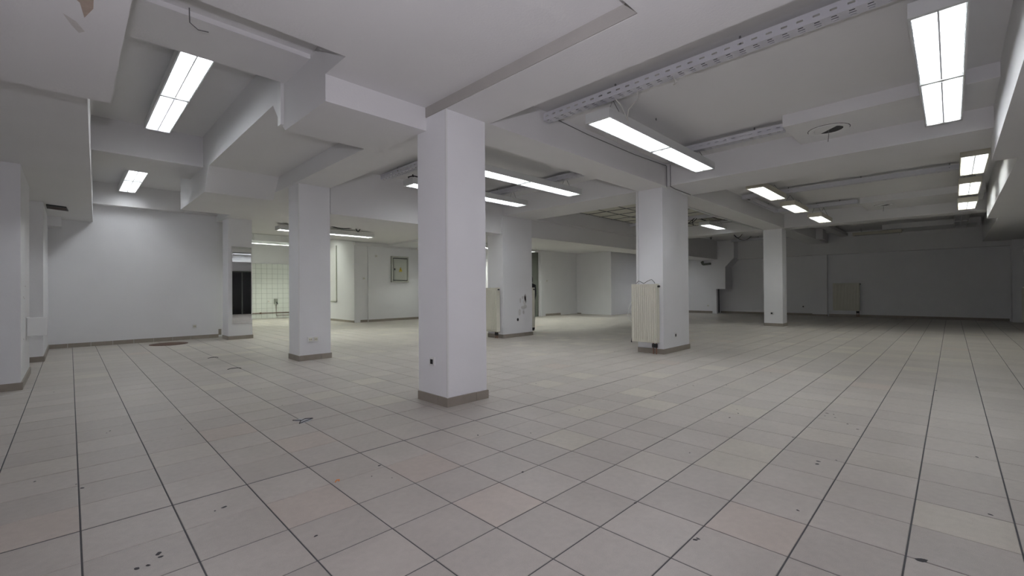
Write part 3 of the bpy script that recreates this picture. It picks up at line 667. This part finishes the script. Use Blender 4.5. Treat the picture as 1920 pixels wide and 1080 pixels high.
r_ = thing('water_fitting', (17.9, 50.88, 1.9), 'dark boxed water tap on the white tiled wall', 'tap')
box('back_box', 17.7, 18.1, 50.72, 50.9, 1.75, 2.4, noise_mat('dull_metal', (.22, .24, .21), (.34, .36, .32), 20, .5, 0, .4), r_, bev=.02)
bm = bmesh.new(); bm_tube(bm, [(17.95, 50.72, 1.95), (17.95, 50.55, 1.9), (18.0, 50.5, 1.75)], .05, 8); mk('tap_spout', bm, DARK, r_)
r_ = thing('water_pipe', (17, 50.8, 0.7), 'dark water pipe running along the foot of the tiled wall', 'pipe')
bm = bmesh.new(); bm_tube(bm, [(14.5, 50.85, 0.68), (20.6, 50.85, 0.70)], .045, 8); mk('long_pipe', bm, RUST, r_)
bm = bmesh.new(); bm_tube(bm, [(17.95, 50.85, 1.7), (17.95, 50.85, 0.35), (20.6, 50.85, 0.37)], .03, 8); mk('branch_pipe', bm, RUST, r_)
bm = bmesh.new(); bm_box(bm, 16.1, 16.3, 50.78, 50.92, .6, .78, .02); mk('pipe_clamp', bm, RUST, r_)
r_ = thing('blank_board', (20.6, 40.5, 2.2), 'tall pale framed board on the bright side wall of the tiled room', 'board')
box('board_face', 20.58, 20.655, 39.55, 41.8, 2.2, 8.3, WHITE, r_); boxes('board_edge', [(20.56, 20.655, 39.45, 39.55, 2.1, 8.3), (20.56, 20.655, 39.45, 41.8, 2.1, 2.2)], BOXM, r_)

ep = thing('electrical_panel', (25.9, 35.3, 4.25), 'grey electrical cabinet with yellow warning triangle on the back wall', 'electrical panel')
boxes('cabinet_frame', [(24.84, 25.0, 35.05, 35.3, 4.22, 7.1), (26.82, 26.97, 35.05, 35.3, 4.22, 7.1), (25.0, 26.82, 35.05, 35.3, 4.22, 4.38), (25.0, 26.82, 35.05, 35.3, 6.92, 7.1)], BOXM, ep)
dr = box('cabinet_door', 25.08, 26.80, 35.1, 35.28, 4.46, 6.84, BOXM, ep, bev=0.02)
box('door_gap', 25.0, 26.82, 35.26, 35.295, 4.38, 6.92, DARK, ep)
box('door_lock', 25.17, 25.28, 35.04, 35.1, 5.55, 5.75, DARK, dr)
bm = bmesh.new(); bm_prism(bm, [(25.76, 5.42), (26.16, 5.42), (25.96, 5.88)], 'y', 35.075, 35.1); tri = mk('warning_sign', bm, YEL, dr)
bm = bmesh.new(); bm_prism(bm, [(25.93, 5.72), (25.98, 5.72), (25.96, 5.62), (26.0, 5.62), (25.93, 5.46), (25.95, 5.57), (25.91, 5.57)], 'y', 35.06, 35.075); mk('lightning_mark', bm, DARK, dr)

mi = thing('wall_mirror', (8.3, 26.35, 1.07), 'tall narrow mirror fixed to the pillar by the left back wall', 'mirror')
box('mirror_glass', 7.72, 8.88, 26.34, 26.37, 1.08, 6.35, MIRR, mi)
boxes('mirror_edge', [(7.68, 7.72, 26.33, 26.39, 1.05, 6.38), (8.88, 8.92, 26.33, 26.39, 1.05, 6.38), (7.72, 8.88, 26.33, 26.39, 6.35, 6.38), (7.72, 8.88, 26.33, 26.39, 1.05, 1.08)], WHITE, mi)

mc = thing('manhole_cover', (4.3, 26.6, 0), 'round brown floor cover in front of the left back wall', 'floor cover')
n = 28
bm = bmesh.new(); bm_prism(bm, [(4.3+.98*math.cos(2*math.pi*k/n), 26.55+.98*math.sin(2*math.pi*k/n)) for k in range(n)], 'z', 0.0015, 0.02); mk('rim_ring', bm, RUST, mc)
bm = bmesh.new(); bm_prism(bm, [(4.3+.86*math.cos(2*math.pi*k/n), 26.55+.86*math.sin(2*math.pi*k/n)) for k in range(n)], 'z', 0.0205, 0.03); mk('cover_plate', bm, RUST, mc)

fo = thing('foil_scrap', (4.05, 3.1, 0), 'grey adhesive foil scrap stuck on the floor tiles left of the nearest pillar', 'debris')
x, y = 4.0, 3.1
bm = bmesh.new(); bm_prism(bm, [(x-.16, y+.2), (x+.02, y+.24), (x+.26, y+.02), (x+.12, y-.16), (x-.14, y-.2), (x-.06, y+.02)], 'z', 0.002, 0.008); mk('foil_sheet', bm, FOIL, fo)
bm = bmesh.new(); bm_tube(bm, [(x-.16, y+.2, .012), (x-.02, y+.05, .012), (x-.14, y-.2, .012)], 0.012, 4); bm_tube(bm, [(x-.06, y-.02, .012), (x+.1, y+.12, .012), (x+.26, y+.02, .012), (x-.14, y-.2, .012)], 0.012, 4); mk('dark_edge', bm, SPOT, fo)
for (u0, v0, u1, v1, lb) in ((427, 693, 447, 690, 'dark curved mark on the floor left of the double socket pillar'), (390, 672, 405, 670, 'faint dark line on the floor before the mirror pillar')):
    a = backproj(u0, v0); b = backproj(u1, v1); bm = bmesh.new()
    P = [Vector((a[0], a[1], .006)), Vector((a[0]*.6+b[0]*.4, a[1]*.6+b[1]*.4+.12, .006)), Vector((b[0], b[1], .006)), Vector((b[0]+.05, b[1]-.2, .006))]
    bm_tube(bm, P, 0.016, 4); tag(mk('floor_mark', bm, SPOT), lb, 'mark')
x, y = backproj(633, 903); bm = bmesh.new(); bm_tube(bm, [(x-.04, y, .004), (x, y+.05, .01), (x+.05, y+.04, .004), (x+.02, y, .004)], .01, 4)
tag(mk('orange_fibre', bm, noise_mat('orange_plastic', (.7, .22, .05), (.8, .3, .08), 9, .5, 0)), 'tiny orange scrap on the floor in the foreground', 'debris')

md = thing('meter_box', (-1.0, 16.4, 1.6), 'small white hinged panel standing open from the left edge pillar', 'box')
box('open_lid', -1.25, -0.72, 16.35, 16.40, 1.62, 2.32, WHITE, md, bev=.01); box('box_edge', -1.268, -1.2, 16.40, 17.1, 1.62, 2.32, WHITE, md)
wp = thing('wall_pipe', (59.8, 15.2, 6.6), 'short grey pipe elbow high on the far pale wall', 'pipe')
bm = bmesh.new(); bm_tube(bm, [(59.7, 14.1, 6.55), (59.7, 15.1, 6.5)], .14, 8); mk('pipe_run', bm, GREYD, wp)
bm = bmesh.new(); bm_tube(bm, [(59.7, 15.1, 6.5), (59.7, 15.25, 6.8), (59.95, 15.25, 6.85)], .16, 8); mk('pipe_elbow', bm, GREYD, wp)

# ================================================================== PERSON half hidden behind the scuffed pillar
def skin_body(name, verts, edges, radii, mat, parent, root=0):
    me = bpy.data.meshes.new(name); me.from_pydata([Vector(v) for v in verts], edges, [])
    o = bpy.data.objects.new(name, me); COL.objects.link(o)
    sk = o.modifiers.new('skin', 'SKIN'); 
    lay = me.skin_vertices[0].data if me.skin_vertices else None
    if lay is None:
        bm = bmesh.new(); bm.from_mesh(me); bm.verts.layers.skin.verify(); bm.to_mesh(me); bm.free(); lay = me.skin_vertices[0].data
    for i, r in enumerate(radii): lay[i].radius = (r if isinstance(r, tuple) else (r, r)); lay[i].use_root = (i == root)
    s = o.modifiers.new('sub', 'SUBSURF'); s.levels = 2; s.render_levels = 2
    me.materials.append(mat)
    bpy.context.view_layer.update()
    dg = bpy.context.evaluated_depsgraph_get(); ev = bpy.data.meshes.new_from_object(o.evaluated_get(dg)); ev.name = name
    o.modifiers.clear(); o.data = ev
    for p in ev.polygons: p.use_smooth = True
    if parent: o.parent = parent
    return o
pe = thing('person', (25.19, 14.84, 0), 'person with dark hair and dark jacket, mostly hidden behind the scuffed pillar', 'person')
pe.rotation_euler = (0, 0, math.radians(-45)); pe.scale = (0.86,)*3
V = [(0,0,.86),(0,.01,1.02),(0,.02,1.2),(0,.03,1.36),(0,.03,1.46),
     (.09,0,.84),(.10,.01,.46),(.10,-.02,.08),(.10,.12,.04),(-.09,0,.84),(-.10,.01,.46),(-.10,-.02,.08),(-.10,.12,.04),
     (.14,.02,1.36),(.16,.04,1.10),(.12,.22,.90),(-.14,.02,1.36),(-.16,.04,1.10),(-.12,.22,.90)]
E_ = [(0,1),(1,2),(2,3),(3,4),(0,5),(5,6),(6,7),(7,8),(0,9),(9,10),(10,11),(11,12),(3,13),(13,14),(14,15),(3,16),(16,17),(17,18)]
Rr = [(.15,.11),(.14,.10),(.15,.11),(.12,.08),.05,.085,.06,.042,.035,.085,.06,.042,.035,.06,.045,.034,.06,.045,.034]
skin_body('clothed_body', V, E_, Rr, CLOTH, pe)
bm = bmesh.new(); bmesh.ops.create_uvsphere(bm, u_segments=16, v_segments=12, radius=1)
for v in bm.verts: v.co = Vector((v.co.x*.078, v.co.y*.095+.035+(0.02 if v.co.z < -.3 and v.co.y > 0 else 0), v.co.z*.12*(1 if v.co.z > 0 else 1.05)+1.56))
hd = mk('head', bm, SKIN, None, smooth=True); hd.parent = pe
bm = bmesh.new(); bmesh.ops.create_uvsphere(bm, u_segments=16, v_segments=12, radius=1)
for v in bm.verts: v.co = Vector((v.co.x*.095, v.co.y*.10+.008-(.03 if v.co.z < -.2 else 0), v.co.z*.135+1.575-(.02 if v.co.y < 0 else 0)))
hr = mk('hair', bm, HAIR, None, smooth=True); hr.parent = pe
for s_ in (-1, 1):
    hx, hy, hz = .11*s_, .25, .86
    for q, (dx, l) in enumerate(((-.028, .062), (-.010, .072), (.010, .075), (.028, .066))):
        bm = bmesh.new(); bm_tube(bm, [Vector((hx+dx*.8, hy, hz))/T, Vector((hx+dx, hy+.01, hz-l*.55))/T, Vector((hx+dx, hy+.03, hz-l))/T], [.009/T, .008/T, .006/T], 6)
        f_ = mk('finger', bm, SKIN, None, smooth=True); f_.parent = pe
    bm = bmesh.new(); bmesh.ops.create_uvsphere(bm, u_segments=10, v_segments=8, radius=1)
    for v in bm.verts: v.co = Vector((v.co.x*.038+hx, v.co.y*.017+hy, v.co.z*.05+hz+.02))
    f_ = mk('palm', bm, SKIN, None, smooth=True); f_.parent = pe
    bm = bmesh.new(); bm_tube(bm, [Vector((hx-.03*s_, hy, hz+.03))/T, Vector((hx-.05*s_, hy+.02, hz))/T, Vector((hx-.045*s_, hy+.035, hz-.03))/T], [.012/T, .010/T, .008/T], 6)
    f_ = mk('thumb', bm, SKIN, None, smooth=True); f_.parent = pe
